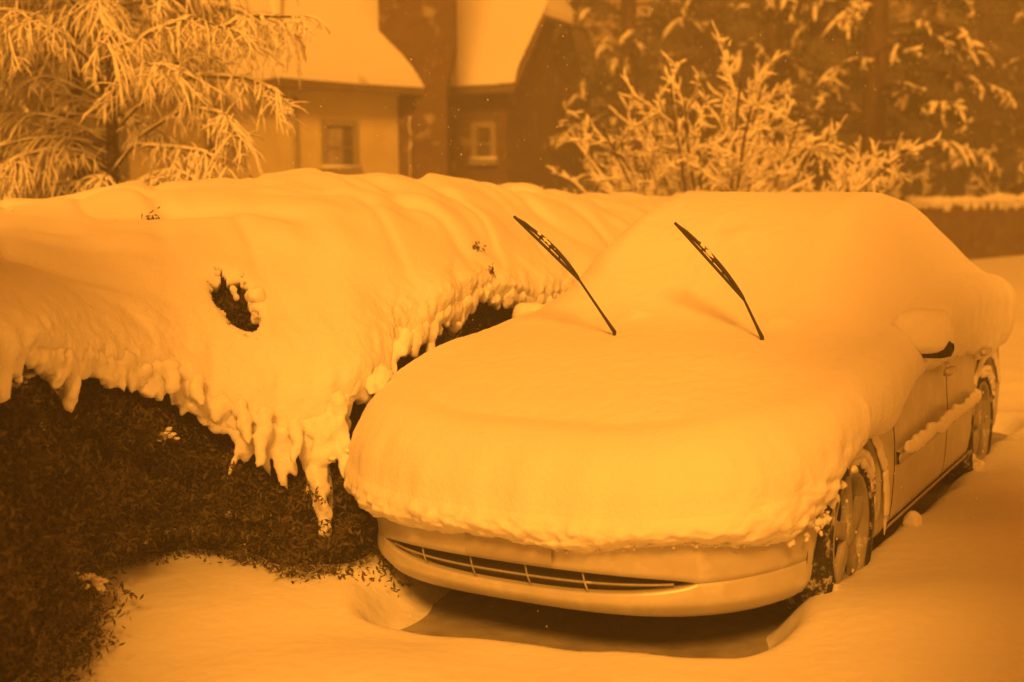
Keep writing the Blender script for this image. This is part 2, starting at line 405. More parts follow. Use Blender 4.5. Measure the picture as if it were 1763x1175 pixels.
# shell beneath the snow (bonnet, roof, boot)
m = MB(); rr = []
for r in np.linspace(0, 1, 30):
    a_, b_ = np.clip(pa_, -3.1, .25)+(pa_-pna*.05-np.clip(pa_, -3.1, .25))*r, (pb_-pnb*.05)*r
    rr.append(np.stack([a_[::4], b_[::4], top_z(a_[::4], b_[::4])-.13-.02*(r > .99)], -1))
rr.append(np.stack([(pa_-pna*.06)[::4], (pb_-pnb*.06)[::4], np.full(len(pa_[::4]), .62)], -1))
m.grid(np.stack(rr, 1), closeu=True); m.build('body', PAINT, car)
m = MB()
m.box((-1.6, 0, .24), (3.9, 1.40, .05)); m.box((-1.38, 0, .40), (1.95, 1.66, .3)); m.box((.5, 0, .36), (.5, 1.0, .1))
m.tube([(-2.755, -.75, .33), (-2.755, .75, .33)], .045, 8); m.tube([(0, -.75, .33), (0, .75, .33)], .035, 8)
m.tube([(-.3, .25, .17), (-1.5, .3, .16), (-3.4, .5, .18)], .035, 8)
m.build('underbody', TRIM, car)
for c in ARCHES:
    for side in (1, -1):
        m = MB(); th = np.linspace(-.05, math.pi+.05, 24); G = []
        for bb_ in (.92 if c > -1 else .87, .62, .55):
            rr_ = .41 if bb_ > .56 else .02
            G.append([(c+rr_*math.cos(t), side*bb_, .34+rr_*math.sin(t)) for t in th])
        m.grid(G); m.build('wheel_arch_liner', TRIM, car)
# wheels
def make_wheel(c, side, steer=0.):
    w = empty('wheel'); w.parent = car; w.location = (c, side*(.84 if c > -1 else .79), .345); w.scale = (1.05, 1, 1.05); w.rotation_euler = (0, 0, steer)
    s_ = side; m = MB(); th = np.arange(56)/56*2*math.pi
    prof = [(.215, -.10), (.29, -.108), (.318, -.095), (.33, -.06), (.332, 0), (.33, .06), (.320, .090), (.30, .104), (.26, .108), (.232, .100), (.226, .085)]
    m.grid([[(r*math.cos(t), s_*y, r*math.sin(t)) for r, y in prof] for t in th], closeu=True); m.build('tyre', RUBBER, w)
    m = MB()
    prof = [(.232, .097), (.226, .104), (.214, .098), (.208, .05), (.205, -.06)]
    m.grid([[(r*math.cos(t), s_*y, r*math.sin(t)) for r, y in prof] for t in th], closeu=True)
    for k in range(5):      # broad spokes
        a0 = k*2*math.pi/5+math.pi/2; G = []
        for r, hw, y in ((.03, .034, .088), (.09, .030, .092), (.15, .030, .088), (.212, .040, .080)):
            row = []
            for du, dy in ((-1, -.025), (-1, 0), (-.6, .006), (.6, .006), (1, 0), (1, -.025)):
                u = du*hw; row.append((r*math.cos(a0)-u*math.sin(a0), s_*(y+dy), r*math.sin(a0)+u*math.cos(a0)))
            G.append(row)
        m.grid(G)
    G = [[(r*math.cos(t), s_*y, r*math.sin(t)) for r, y in ((.055, .08), (.05, .10), (.03, .106), (.0, .108))] for t in th]
    m.grid(G, closeu=True); m.build('rim', ALLOY, w)
    m = MB(); m.grid([[(r*math.cos(t), s_*y, r*math.sin(t)) for r, y in ((.0, .03), (.16, .03), (.16, .0))] for t in th], closeu=True)
    m.build('brake_disc', TRIM, w)
    # snow clinging to tyre wall, spokes and the lower rim
    m = MB()
    for a0, a1, r, rad in ((R(62), R(172), .300, .022), (R(70), R(160), .275, .020), (R(240), R(335), .27, .035), (R(245), R(320), .235, .03)):
        t = np.linspace(a0, a1, 34); rj = r+.006*rng.uniform(-1, 1, 34); e = np.sin(np.linspace(0, math.pi, 34))**.5
        m.tube(np.stack([rj*np.cos(t), np.full(34, s_*.100)+.004*rng.uniform(-1, 1, 34), rj*np.sin(t)], -1), rad*e+.002, 8, lump=.25)
    for k in range(6):
        t = rng.uniform(0, 2*math.pi); r = rng.uniform(.05, .2); q = rng.uniform(.003, .009)
        m.ball((r*math.cos(t), s_*.09, r*math.sin(t)), (q*1.2, q*.7, q), .5, k, 7, 5)
    m.build('clinging_snow', SNOW, w)
    return w
for c in ARCHES:
    for side in (1, -1): make_wheel(c, side, R(0))
# snow on the door ledge, along the rear edge of the front arch and over the arches
m = MB()
aa = np.linspace(-.635, -2.38, 260)
r_ = .012+.008*np.abs(fbm(aa*16, 0, seed=41, octv=3)); r_[:4] *= np.linspace(.2, 1, 4); r_[-3:] *= .6
m.tube(np.stack([aa, .985*tap(aa), .555+.02*r_/.02+.01*fbm(aa*6, 3, seed=42)], -1), r_, 10, lump=.10, squash=2.1)
t = np.linspace(R(0), R(75), 30); rj = .425+.012*fbm(t*6, 0, seed=43)
m.tube(np.stack([-rj*np.cos(t)-.01, np.full(30, .963), .33+rj*np.sin(t)], -1), .009+.003*np.abs(fbm(t*5, 1, seed=44)), 12, lump=.08, squash=3.3)
m.tube(np.stack([-.435+.0*t, np.full(30, .956), np.linspace(.235, .34, 30)], -1), np.linspace(.003, .009, 30), 12, lump=.1, squash=3.)
t = np.linspace(R(40), R(150), 30); rj = .43+.01*fbm(t*6, 0, seed=45)
m.tube(np.stack([-2.755+rj*np.cos(t), np.full(30, .912), .33+rj*np.sin(t)], -1), .010, 12, lump=.1, squash=3.)
ls = m.build('ledge_snow', SNOW, car)
def fuse(o, vs, it=4):
    md = o.modifiers.new('fuse', 'REMESH'); md.mode = 'VOXEL'; md.voxel_size = vs; md.use_smooth_shade = True
    md = o.modifiers.new('soften', 'SMOOTH'); md.factor = .5; md.iterations = it
fuse(ls, .006)
# door mirrors
for side in (1, -1):
    m = MB(); u = np.arange(20)/20*2*math.pi; G = []
    for y, s_ in ((.0, .45), (.04, .85), (.10, 1), (.18, .97), (.225, .75), (.235, .3)):
        G.append([(.055*s_*math.cos(t)+.01, side*y, .075*s_*math.sin(t)*(1 if math.sin(t) > 0 else .85)) for t in u])
    G = np.array(G); G[..., 2] *= .8; m.grid(G.transpose(1, 0, 2), closeu=True)
    m.box((.0, side*-.02, -.02), (.07, .10, .04))
    mi = m.build('door_mirror', TRIM, car); mi.location = (-.80, side*(.905 if side > 0 else .85), 1.00)
    if side < 0: mi.scale = (.8, .8, .75)
    m = MB(); u = np.arange(28)/28*2*math.pi; v = np.linspace(0, math.pi, 16)
    U, V = np.meshgrid(u, v, indexing='ij'); X, Y, Z = np.cos(U)*np.sin(V), np.sin(U)*np.sin(V), np.cos(V)
    k = 1+.06*fbm(X*1.5, Y*1.5, Z*1.5, seed=51)
    Zs = np.where(Z > 0, .135*np.abs(Z)**.9, -.075*np.abs(Z))
    Pm = np.stack([.098*X*k, side*(.10+.14*np.sign(Y)*np.abs(Y)**.8*k), .035+Zs*k], -1)
    m.grid(Pm, closeu=True, flip=True); m.build('mirror_snow', SNOW, mi)
# raised wipers
for (bx, by), (kx, ky), (tx, ty) in (((1312, 577), (1281, 516), (1162, 384)), ((1058, 568), (997, 482), (885, 373))):
    def loc(p, Y):
        w = at(p[0], p[1], Y); a_, b_ = w2c(w.x, w.y); return np.array([a_, b_, w.z])
    def on(p):
        """point over the snow on the windscreen seen at this pixel"""
        lo_, hi_ = 4.5, 9.0
        for _ in range(60):
            mid = (lo_+hi_)/2; q = loc(p, mid)
            if q[2] > top(q[0], q[1])+.02: lo_ = mid
            else: hi_ = mid
        return loc(p, lo_)
    A0 = on((bx, by)); wy_ = CY+A0[0]*FW[1]+A0[1]*LF[1]
    K0, T0 = loc((kx, ky), wy_+.07), loc((tx, ty), wy_+.26)
    A0[2] -= .01
    w = MB(); w.tube([A0+[0, 0, -.05], A0, A0+(K0-A0)*.35, K0], [.010, .009, .006, .005], 6)
    wp = w.build('wiper', TRIM, car)
    d = T0-K0; side_ = np.cross(d/np.linalg.norm(d), [0, 0, 1]); side_ /= np.linalg.norm(side_)
    t = np.linspace(0, 1, 24)[:, None]
    m = MB(); m.tube(K0+d*t, .0065*np.ones(24), 6)                                      # rubber blade (straight)
    m.build('blade', TRIM, wp)
    m = MB(); up = np.array([0, 0, 1.])
    m.tube(K0+d*t*.98+(side_*.026+up*.016)*np.sin(math.pi*np.clip(t*1.02, 0, 1))**.7, .006+.004*np.sin(math.pi*t[:, 0]), 6)
    for q in (.12, .3, .45, .6, .8):
        m.tube([K0+d*q, K0+d*(q+.04)+(side_*.026+up*.016)*math.sin(math.pi*q)**.7], .0045, 5)
    m.build('blade_frame', TRIM, wp)
    m = MB(); m.tube(K0+d*(.25+t*.7)+(side_*.022+up*.018), .006*np.sin(math.pi*t[:, 0])+.001, 6, lump=.4)
    m.build('blade_snow', SNOWB, wp)

# ------------------------------------------------------------------ lump of snow under the sill
p = at(1572, 922, 5.95)
m = MB(); m.ball((0, 0, 0), (.042, .045, .055), .25, 3, 22, 14); m.ball((.03, -.02, -.065), (.035, .03, .03), .3, 5, 16, 10)
o = m.build('snow_lump', SNOW); o.location = (p.x, p.y, p.z+.05); tag(o, 'small round lump of snow on dark ground behind the front wheel', 'snow lump')
print('lump', p)

# ------------------------------------------------------------------ hedge
HS = np.linspace(0, 1, 1600)
def path(pts, s):
    pts = np.array(pts, float); n = len(pts); k = np.linspace(0, 1, n)
    return np.stack([spl(s, k, pts[:, c]) for c in range(pts.shape[1])], -1)
# control stations: front edge x,y | ridge x,y | bottom z | shoulder z | ridge z
ST = np.array([
 (-2.20, 2.5, -5.2, 5.0, .95, 1.22, 1.55),
 (-1.86, 3.45, -4.2, 6.4, 1.16, 1.38, 1.62),
 (-1.72, 4.22, -3.3, 7.2, 1.15, 1.40, 1.68),
 (-1.64, 4.90, -2.75, 7.8, 1.04, 1.36, 1.64),
 (-1.46, 5.30, -2.25, 8.0, .90, 1.34, 1.72),
 (-1.22, 5.42, -1.85, 8.2, .76, 1.38, 1.76),
 (-.98, 5.48, -1.45, 8.4, .64, 1.34, 1.79),
 (-.78, 5.55, -1.05, 8.5, .74, 1.24, 1.80),
 (-.62, 5.75, -.75, 8.7, .86, 1.20, 1.79),
 (-.47, 6.15, -.40, 9.1, 1.02, 1.22, 1.76),
 (-.30, 6.60, -.05, 9.6, 1.13, 1.26, 1.70),
 (-.10, 7.15, .35, 10.2, 1.10, 1.27, 1.66),
 (.36, 7.95, .85, 11.2, .95, 1.26, 1.62),
 (1.10, 9.25, 1.6, 12.5, .95, 1.3, 1.63),
 (2.30, 11.3, 2.9, 14.4, .9, 1.3, 1.62),
 (3.4, 13.2, 3.9, 15.8, .9, 1.3, 1.60)])
def station(s): return path(ST, s)
Q = station(HS); F, Rg = Q[:, :2], Q[:, 2:4]
arc = np.concatenate([[0], np.cumsum(np.linalg.norm(np.diff(F, axis=0), axis=1))])
tan = np.gradient(F, axis=0); tan /= np.linalg.norm(tan, axis=1)[:, None]
out = np.stack([tan[:, 1], -tan[:, 0]], -1)
# re-space evenly along the front edge
s_even = np.interp(np.linspace(0, arc[-1], 1600), arc, HS); Q = station(s_even)
Q = np.stack([np.convolve(np.pad(Q[:, c], 30, 'edge'), np.hanning(61)/np.hanning(61).sum(), 'valid') for c in range(7)], -1); F, Rg = Q[:, :2], Q[:, 2:4]
tan = np.gradient(F, axis=0); tan /= np.linalg.norm(tan, axis=1)[:, None]; out = np.stack([tan[:, 1], -tan[:, 0]], -1)
ss = np.linspace(0, arc[-1], 1600)
jag = .035*fbm(ss*5, 0, seed=61, octv=2)-.10*np.clip(fbm(ss*11, 0, seed=62, octv=2)-.1, 0, 1)+.05*np.clip(noise(ss*9, 5, seed=63), 0, 1)
fing = np.zeros_like(ss)
for fx, depth, wd in ((-1.02, .12, .05), (-.84, .26, .035), (-.93, .14, .03), (-1.20, .10, .05), (-.68, .06, .03)):
    k = np.argmin(np.abs(F[:, 0]-fx)); fing -= depth*np.exp(-((ss-ss[k])/wd)**2)
zB = Q[:, 4]+jag+fing*.6
def mantle(s_i, u):
    pass
PN = 2.15
def prof(th):
    c_, s_ = max(math.cos(th), 0), math.sin(th); return 1-c_**(2/PN), s_**(2/PN)
bdir = (Rg-F)/np.linalg.norm(Rg-F, axis=1)[:, None]
ths = np.concatenate([np.linspace(0.002, .55, 70), np.linspace(.55, math.pi/2, 130)[1:]])
us_back = np.linspace(0, 1, 14)[1:]
rows = []
for th in ths:
    f, g_ = prof(th)
    # the mid-height of the front leans on the shoulder heights of the stations
    w = math.exp(-((g_-.5)/.25)**2)
    zz = Q[:, 4]+(Q[:, 6]-Q[:, 4])*g_+(zB-Q[:, 4])*math.exp(-(g_/.13)**1.5)
    zz = zz+w*.4*((Q[:, 5]-.05)-(Q[:, 4]+(Q[:, 6]-Q[:, 4])*.5))
    rows.append(np.concatenate([F+(Rg-F)*f+out*.04, zz[:, None]], 1))
for u in us_back:
    xy = Rg+bdir*1.2*math.sin(u*math.pi/2); zz = Q[:, 6]-.9*(1-math.cos(u*math.pi/2))
    rows.append(np.concatenate([xy, zz[:, None]], 1))
nf = 70
M = np.stack(rows, 1)
X, Y, Z = M[..., 0].copy(), M[..., 1].copy(), M[..., 2].copy()
nr = M.shape[1]
facew = np.concatenate([sst(.75, .30, ths), np.zeros(nr-len(ths))])[None]
topw = 1-facew
S2 = ss[:, None]+0*X
def softabs_(v): return np.sqrt(v*v+.02)
# soft billows on top, folds that run down the front
bil = .045*fbm(X*1.1, Y*1.1, seed=71, octv=2)+.030*softabs_(noise(X*2.4+Y*.8, Y*1.9, seed=72))+.012*noise(X*5+Y, Y*4, seed=70)
# overlapping lobes: rounded bumps with creases between
lob = np.abs(noise(S2*2.3+.5*noise(S2*2, Z*2, seed=75), Y*1.2, Z*1.1, seed=73))
lob2 = np.abs(noise(S2*6.0, Z*1.6, seed=74))
def softabs(v): return np.sqrt(v*v+.015)
low = np.exp(-np.clip(Z-zB[:, None], 0, 9)/.22)
dn = .04+.10*noise(X*1.5, Y*1.5, Z*1.8, seed=73)+.085*softabs(noise(X*2.2+.4*Z, Y*2.2, Z*1.3, seed=74))+.040*softabs(noise(X*4.6, Y*4.6, Z*2.4, seed=75))
dn = dn+low*(.030*noise(S2*8, Z*2., seed=79)+.014*noise(S2*17, Z*3.5, seed=80))+(.003+.010*low)*fbm(X*22, Z*16, Y*22, seed=76, octv=3)
front_ = (facew)
ox = out[:, 0][:, None]; oy = out[:, 1][:, None]
amp = .35+.65*sst(0, .2, np.concatenate([ths, np.ones(nr-len(ths))]))[None]
amp = amp*(1-.35*sst(-.5, 0, F[:, 0]))[:, None]
X = X+ox*dn*front_*amp; Y = Y+oy*dn*front_*amp
Z = Z+bil*topw*.9+front_*.03*(lob-.3)
# second crease system across the top
crease = np.abs(noise(X*1.6+Y*.5, Y*.9-X*.4, seed=77)); Z = Z-topw*.034*np.exp(-(crease/.20)**2)
crease = np.abs(noise(X*2.6+Y*.9, Y*1.3, seed=78)); Z = Z-topw*.018*np.exp(-(crease/.22)**2)
M = np.stack([X, Y, Z], -1)
M[:, 0, :2] -= out*.05; M[:, 1, :2] -= out*.015
# faces, leaving out the hole in the snow and small gaps
def px_of(P):
    W_ = np.array(cam.matrix_world.to_3x3()); v = (P-np.array([0, 0, EYE])) @ W_
    return 881.5+FPX*v[..., 0]/-v[..., 2], 587.5-FPX*v[..., 1]/-v[..., 2]
hx, hy, hz = at(408, 512, 5.62)      # centre of the hole, on the bush front
PXm, PYm = px_of(M)
cxq = (M[:-1, :-1]+M[1:, 1:])/2
dxh = (cxq[..., 0]-hx)/.10; dzh = (PYm[:-1, :-1]-0)  # placeholder
n0, m0 = M.shape[:2]
cz = cxq[..., 2]
# ellipse in world x and z near the shoulder
hole_c = None
ix = np.argmin(((PXm-405)**2+(PYm-512)**2)); i0, j0 = divmod(int(ix), m0)
HC = M[i0, j0].copy(); print('hole', HC, i0, j0)
L = np.cumsum(np.concatenate([[0], np.linalg.norm(np.diff(M[i0], axis=0), axis=1)]))
ii, jj = np.meshgrid(np.arange(n0-1), np.arange(m0-1), indexing='ij')
ds = (ss[ii]-ss[i0]); dl = (L[jj]-L[j0])
ang = np.arctan2(dl/.15, ds/.085); rad = np.hypot(dl/.205, (ds+.20*dl)/.098)+.30*fbm(ds*16, dl*16, 3, seed=81, octv=3)
keep = rad > .9
for (qx, qy, rr) in ((260, 378, .018), (817, 427, .022), (845, 470, .018)):
    k = np.argmin(((PXm-qx)**2+(PYm-qy)**2)); a0, b0 = divmod(int(k), m0)
    LL = np.cumsum(np.concatenate([[0], np.linalg.norm(np.diff(M[a0], axis=0), axis=1)]))
    keep &= np.hypot(ss[ii]-ss[a0], (LL[jj]-LL[b0])*.7) > rr
# push the hole's rim inward so it reads as a rounded lip
gi, gj = np.meshgrid(np.arange(n0), np.arange(m0), indexing='ij')
dsv = ss[gi]-ss[i0]; dlv = L[gj]-L[j0]; rv = np.hypot(dlv/.17, (dsv+.25*dlv)/.085)
lip = np.exp(-(np.clip(rv-.9, 0, 9)/.22)**1.5)
M[..., 2] -= .03*lip
hedge = empty('hedge', (-.9, 7.0, 0)); tag(hedge, 'long dark evergreen hedge slumping under a thick drooping blanket of snow', 'hedge')
mb = MB()
a_ = ii*m0+jj; q = np.stack([a_, a_+m0, a_+m0+1, a_+1], -1)[keep]
mb.addnp(M.reshape(-1, 3), q)
sn = build_in(mb, 'snow_cap', SNOW, hedge); mb = MB()
# snow-laden hanging twig ends below the edge
for k in range(80):
    i = int(rng.integers(330, 1250))
    if k < 16: i = int(np.argmin(np.abs(F[:, 0]-(-.84 if k < 6 else -.93 if k < 10 else -1.03)))+rng.integers(-9, 10))
    i = max(5, min(1590, i)); L_ = rng.uniform(.05, .12) if k >= 16 else rng.uniform(.18, .36)
    t = np.linspace(0, 1, 14)
    p0 = M[i, 9]+np.array([*(out[i]*-.012), .02])
    sway = tan[i]*rng.normal(0, .25)*L_+out[i]*rng.uniform(-.02, .05)
    C_ = np.stack([p0[0]+sway[0]*t**1.5, p0[1]+sway[1]*t**1.5, p0[2]-L_*t], -1)
    rad_ = rng.uniform(.016, .034)*np.sqrt(np.clip(1-(t*.985)**3, 0, 1))*(1+.22*noise(t*6, k, seed=5))
    mb.tube(C_, rad_, 10, lump=.06)
for k in range(900):
    i = int(rng.integers(250, 1300)); j = int(rng.integers(1, 12)); q = rng.uniform(.010, .030)
    p0 = M[i, j]+np.array([*(-out[i]*q*rng.uniform(.1, .8)), -rng.uniform(0, .03)*(j < 8)])
    mb.ball(p0, (q*rng.uniform(.8, 1.3), q, q*rng.uniform(1, 1.8)), .55, k*1.3, 12, 9)
for fx, ln, w_ in ((-1.30, .07, .026), (-1.12, .12, .028), (-1.03, .17, .032), (-.93, .13, .024), (-.85, .42, .044), (-.80, .30, .034), (-.67, .13, .03), (-1.42, .08, .03), (-.55, .08, .026)):
    i = int(np.argmin(np.abs(F[:, 0]-fx))); p0 = M[i, 10]
    for t_ in np.linspace(0, 1, 16):
        q = w_*(1-.45*t_)*rng.uniform(.85, 1.2)
        mb.ball((p0[0]+out[i][0]*.05+.03*math.sin(t_*3+fx*40)*t_+rng.normal(0, .006), p0[1]+out[i][1]*.07*t_-.02+rng.normal(0, .006), p0[2]+.03-ln*t_), (q, q*.9, q*1.2), .5, fx*9+t_*20, 12, 9)
te = build_in(mb, 'snowy_twig_ends', SNOW, hedge)
md = te.modifiers.new('fuse', 'REMESH'); md.mode = 'VOXEL'; md.voxel_size = .009; md.use_smooth_shade = True
md = te.modifiers.new('soften', 'SMOOTH'); md.factor = .5; md.iterations = 5
md = sn.modifiers.new('thickness', 'SOLIDIFY'); md.thickness = .05; md.offset = -1
def footf(fx, u):
    u = np.asarray(u, float)
    return np.exp(-((fx+1.40)/.20)**2)*sst(.5, .0, u)*.12-np.exp(-((fx+.86)/.20)**4)*sst(.6, .0, u)*.30-sst(-1.5, -1.7, fx)*sst(.9, 0, u)*.17
# foliage: dark inner mass and thousands of leaf sprays
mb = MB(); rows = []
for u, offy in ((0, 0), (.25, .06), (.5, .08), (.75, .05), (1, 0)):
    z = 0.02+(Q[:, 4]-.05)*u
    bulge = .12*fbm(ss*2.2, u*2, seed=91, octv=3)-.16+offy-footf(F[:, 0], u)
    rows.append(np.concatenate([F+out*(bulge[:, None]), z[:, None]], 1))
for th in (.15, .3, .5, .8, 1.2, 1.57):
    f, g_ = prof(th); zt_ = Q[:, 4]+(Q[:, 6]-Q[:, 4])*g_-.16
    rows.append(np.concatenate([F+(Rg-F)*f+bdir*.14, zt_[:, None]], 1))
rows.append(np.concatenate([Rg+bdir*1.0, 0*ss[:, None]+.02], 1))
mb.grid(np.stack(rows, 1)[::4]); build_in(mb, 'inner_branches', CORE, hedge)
def leaf_cards(cent, size, up=None, droop=.4, wid=.32):
    n = len(cent); d = rng.normal(size=(n, 3)); d[:, 2] -= droop; d /= np.linalg.norm(d, axis=1)[:, None]
    e = rng.normal(size=(n, 3)); e -= (e*d).sum(1)[:, None]*d; e /= np.linalg.norm(e, axis=1)[:, None]
    sz = size*rng.uniform(.6, 1.4, n)[:, None]
    v = np.stack([cent-d*sz*.5, cent+e*sz*wid*.5, cent+d*sz*.5, cent-e*sz*wid*.5], 1).reshape(-1, 3)
    return v, np.arange(n*4).reshape(-1, 4)
mb = MB(); n = 130000
i = rng.integers(90, 1450, n); u = rng.uniform(0, 1, n)**.85
bul = .12*fbm(ss[i]*2.2, u*2, seed=91, octv=3)+.09*fbm(ss[i]*7, u*8, seed=92, octv=2)-.10*sst(.7, 1, u)
zt_ = Q[i, 4]+.10
base_in = .0+.10*np.sin(u*math.pi)
# a hollow at the foot between the two bushes
foot = footf(F[i, 0], u)
hid = sst(-.10, .0, (.05+(zt_-.05)*u)-zB[i]); c = np.concatenate([F[i]+out[i]*(bul-.06-.16*hid-.14*np.exp(-((F[i, 0]+.88)/.25)**2)*sst(.35, .75, u)+base_in-foot+rng.normal(0, .05, n)-.0)[:, None], (.05+np.clip(foot, 0, 1)*.2+(zt_-.05)*u)[:, None]], 1)
mb.addnp(*leaf_cards(c, .030)); 
# sprays that stick out a little
cl = rng.choice(np.where(u < .8)[0], 900); cc = np.repeat(c[cl], 22, 0); dirs = np.repeat(np.concatenate([out[i[cl]]*rng.uniform(.02, .10, 900)[:, None], rng.uniform(-.03, .06, 900)[:, None]], 1), 22, 0)
tt = rng.uniform(0, 1, len(cc))[:, None]; cc = cc+dirs*tt+rng.normal(0, .012, cc.shape)
mb.addnp(*leaf_cards(cc, .026))
for px_, py_, q in ((402, 500, .018), (407, 512, .014), (440, 512, .042), (446, 545, .035), (438, 530, .03), (416, 474, .012)):
    w = at(px_, py_, HC[1]+.06); mb2 = globals().setdefault('HB', MB()); mb2.ball(tuple(w), (q, q*.8, q*1.1), .4, px_, 16, 11)
# leaves inside the hole
fuse(build_in(HB, 'snow_in_hollow', SNOW, hedge), .006, 6)
hc = HC+np.array([0, .16, -.01]); cc = rng.uniform(-1, 1, (4200, 3))*np.array([.17, .05, .17]); cc[:, 1] += np.clip(cc[:, 2], -.02, 1)*2.0; cc = hc+cc; mb.addnp(*leaf_cards(cc, .03))
for (qx, qy) in ((260, 378), (817, 427), (845, 470)):
    k = np.argmin(((PXm-qx)**2+(PYm-qy)**2)); a0, b0 = divmod(int(k), m0)
    mb.addnp(*leaf_cards(M[a0, b0]+rng.normal(0, .018, (60, 3))+[0, .01, -.01], .03, droop=0))
build_in(mb, 'foliage', LEAF, hedge)
# bits of snow caught low on the hedge face
mb = MB()
for px, py, Y, n_, sp in ((130, 992, 4.75, 34, .09), (25, 1005, 4.6, 16, .06), (340, 910, 5.45, 5, .03), (290, 912, 5.45, 3, .02), (25, 660, 4.75, 12, .04), (290, 745, 5.2, 10, .04), (60, 735, 4.8, 6, .03), (40, 640, 4.7, 8, .04), (250, 930, 5.3, 3, .02), (585, 770, 5.42, 8, .03), (400, 880, 5.4, 3, .02)):
    p = at(px, py, Y)
    for k in range(n_):
        q = rng.uniform(.007, .018); u = rng.uniform(-1, 1)
        c_ = np.array(p)+np.array([u*sp, rng.normal(0, .02), -.6*sp*u*u+rng.normal(0, .008)])
        mb.ball(c_, (q*1.5, q*1.2, q*.8), .5, k, 7, 5)
build_in(mb, 'snowy_foliage', SNOWB, hedge)

# ------------------------------------------------------------------ branch systems
def curve(p0, d0, L_, n=8, grav=0., wig=.1, up=0.):
    P_ = [np.array(p0, float)]; d = np.array(d0, float); d /= np.linalg.norm(d)
    for k in range(n):
        P_.append(P_[-1]+d*L_/n)
        d = d+np.array([0, 0, -grav/n+up/n])+rng.normal(0, wig/n**.5, 3); d /= np.linalg.norm(d)
    return np.array(P_)
def snowy(wood, snow, P_, rw, rs, cover=1., k=5, lump=.25, kw=4):
    n = len(P_); wood.tube(P_, np.linspace(rw, rw*.45, n), kw, cap=False)
    if rs > 0:
        o_ = P_.copy(); o_[:, 2] += rs*.75
        rr_ = np.full(n, rs)*np.linspace(1.05, .75, n)*(1+lump*rng.uniform(-1, 1, n)); rr_[-1] *= .5
        if cover < 1 and n > 4:
            a0 = int(rng.uniform(0, (1-cover)*n)); b0 = min(n, a0+max(3, int(cover*n))); o_ = o_[a0:b0]; rr_ = rr_[a0:b0]
        snow.tube(o_, rr_, k, cap=True)

# weeping tree at the left
def weeping_tree():
    Yt = 11.0; base = at(186, 300, Yt); root = empty('weeping_tree', (base.x, Yt, 0))
    tag(root, 'weeping tree with long drooping twigs coated in snow left of the house', 'tree')
    tr, wd, sn_ = MB(), MB(), MB()
    b0 = np.array([base.x, Yt, float(ground_z(base.x, Yt))-.1])
    tp = curve(b0, (0.02, 0, 1), 6.5, 16, 0, .04); tr.tube(tp, np.linspace(.05, .03, 17), 10)
    tr.tube(tp[3:9]+np.array([-.55, .8, 0]), .06, 8)
    def twigs(P_, dens, lo, hi, rs):
        n = len(P_); seg = np.linalg.norm(np.diff(P_, axis=0), axis=1).sum(); cnt = int(seg*dens)
        for _ in range(cnt):
            t = rng.uniform(.12, 1)*(n-1.001); i_ = int(t); p = P_[i_]+(P_[i_+1]-P_[i_])*(t-i_); dr = P_[i_+1]-P_[i_]; dr = dr/np.linalg.norm(dr)
            sd = np.cross(dr, [0, 0, 1])*rng.choice([-1, 1]); d = dr*.8+sd*rng.uniform(.2, .9)+np.array([0, 0, rng.uniform(-.7, .1)])
            L_ = rng.uniform(lo, hi); c_ = curve(p, d, L_, 6, rng.uniform(.6, 1.7), .24)
            snowy(wd, sn_, c_, .004, rs*rng.uniform(.75, 1.2), 1, 5)
            for _ in range(rng.integers(3, 6)):
                k = int(rng.integers(1, 5)); c2 = curve(c_[k], (c_[k+1]-c_[k])+rng.normal(0, .06, 3)+[0, 0, -.03], L_*rng.uniform(.3, .6), 4, 1.1, .2)
                snowy(wd, sn_, c2, .003, rs*.7, 1, 4)
    for z in np.linspace(1.15, 5.6, 100):
        az = rng.uniform(-math.pi*1.05, .25)          # mostly towards the viewer's side
        el = rng.uniform(.05, .6); L_ = rng.uniform(1.0, 2.05)
        if az > -.8 : L_ = rng.uniform(1.0, 1.6)
        p = tp[0]*0+np.array([tp[0][0], Yt, z]); d = (math.cos(az)*math.cos(el), math.sin(az)*math.cos(el)*.7, math.sin(el))
        c_ = curve(p, d, L_, 14, rng.uniform(.9, 1.5), .12); snowy(wd, sn_, c_, .011, .015, .9, 6)
        twigs(c_, 24, .18, .55, .0085)
    # long limbs that reach over the drive side
    for (a_, b_, c3, d3) in (((250, 145), (320, 100), (415, 28), (535, 30)), ((230, 190), (330, 130), (430, 135), (495, 170)), ((250, 230), (320, 185), (380, 195), (420, 250)), ((230, 250), (300, 255), (350, 262), (392, 290)), ((200, 120), (250, 60), (330, 30), (420, 60)), ((150, 100), (90, 50), (30, 45), (-40, 90))):
        pts = np.array([at(x, y, Yt-.5-.35*k) for k, (x, y) in enumerate((a_, b_, c3, d3))])
        pts = np.concatenate([[tp[0]*[1, 1, 0]+[0, 0, pts[0][2]-.25]], pts]); tt_ = np.linspace(0, 4, 20)
        c_ = np.stack([spl(tt_, np.arange(5), pts[:, k]) for k in range(3)], -1); snowy(wd, sn_, c_, .015, .017, .75, 6); twigs(c_[6:], 26, .15, .42, .0085)
    build_in(tr, 'trunk', BARK, root); build_in(wd, 'twigs', BARK, root); build_in(sn_, 'twig_snow', SNOWB, root)
weeping_tree()

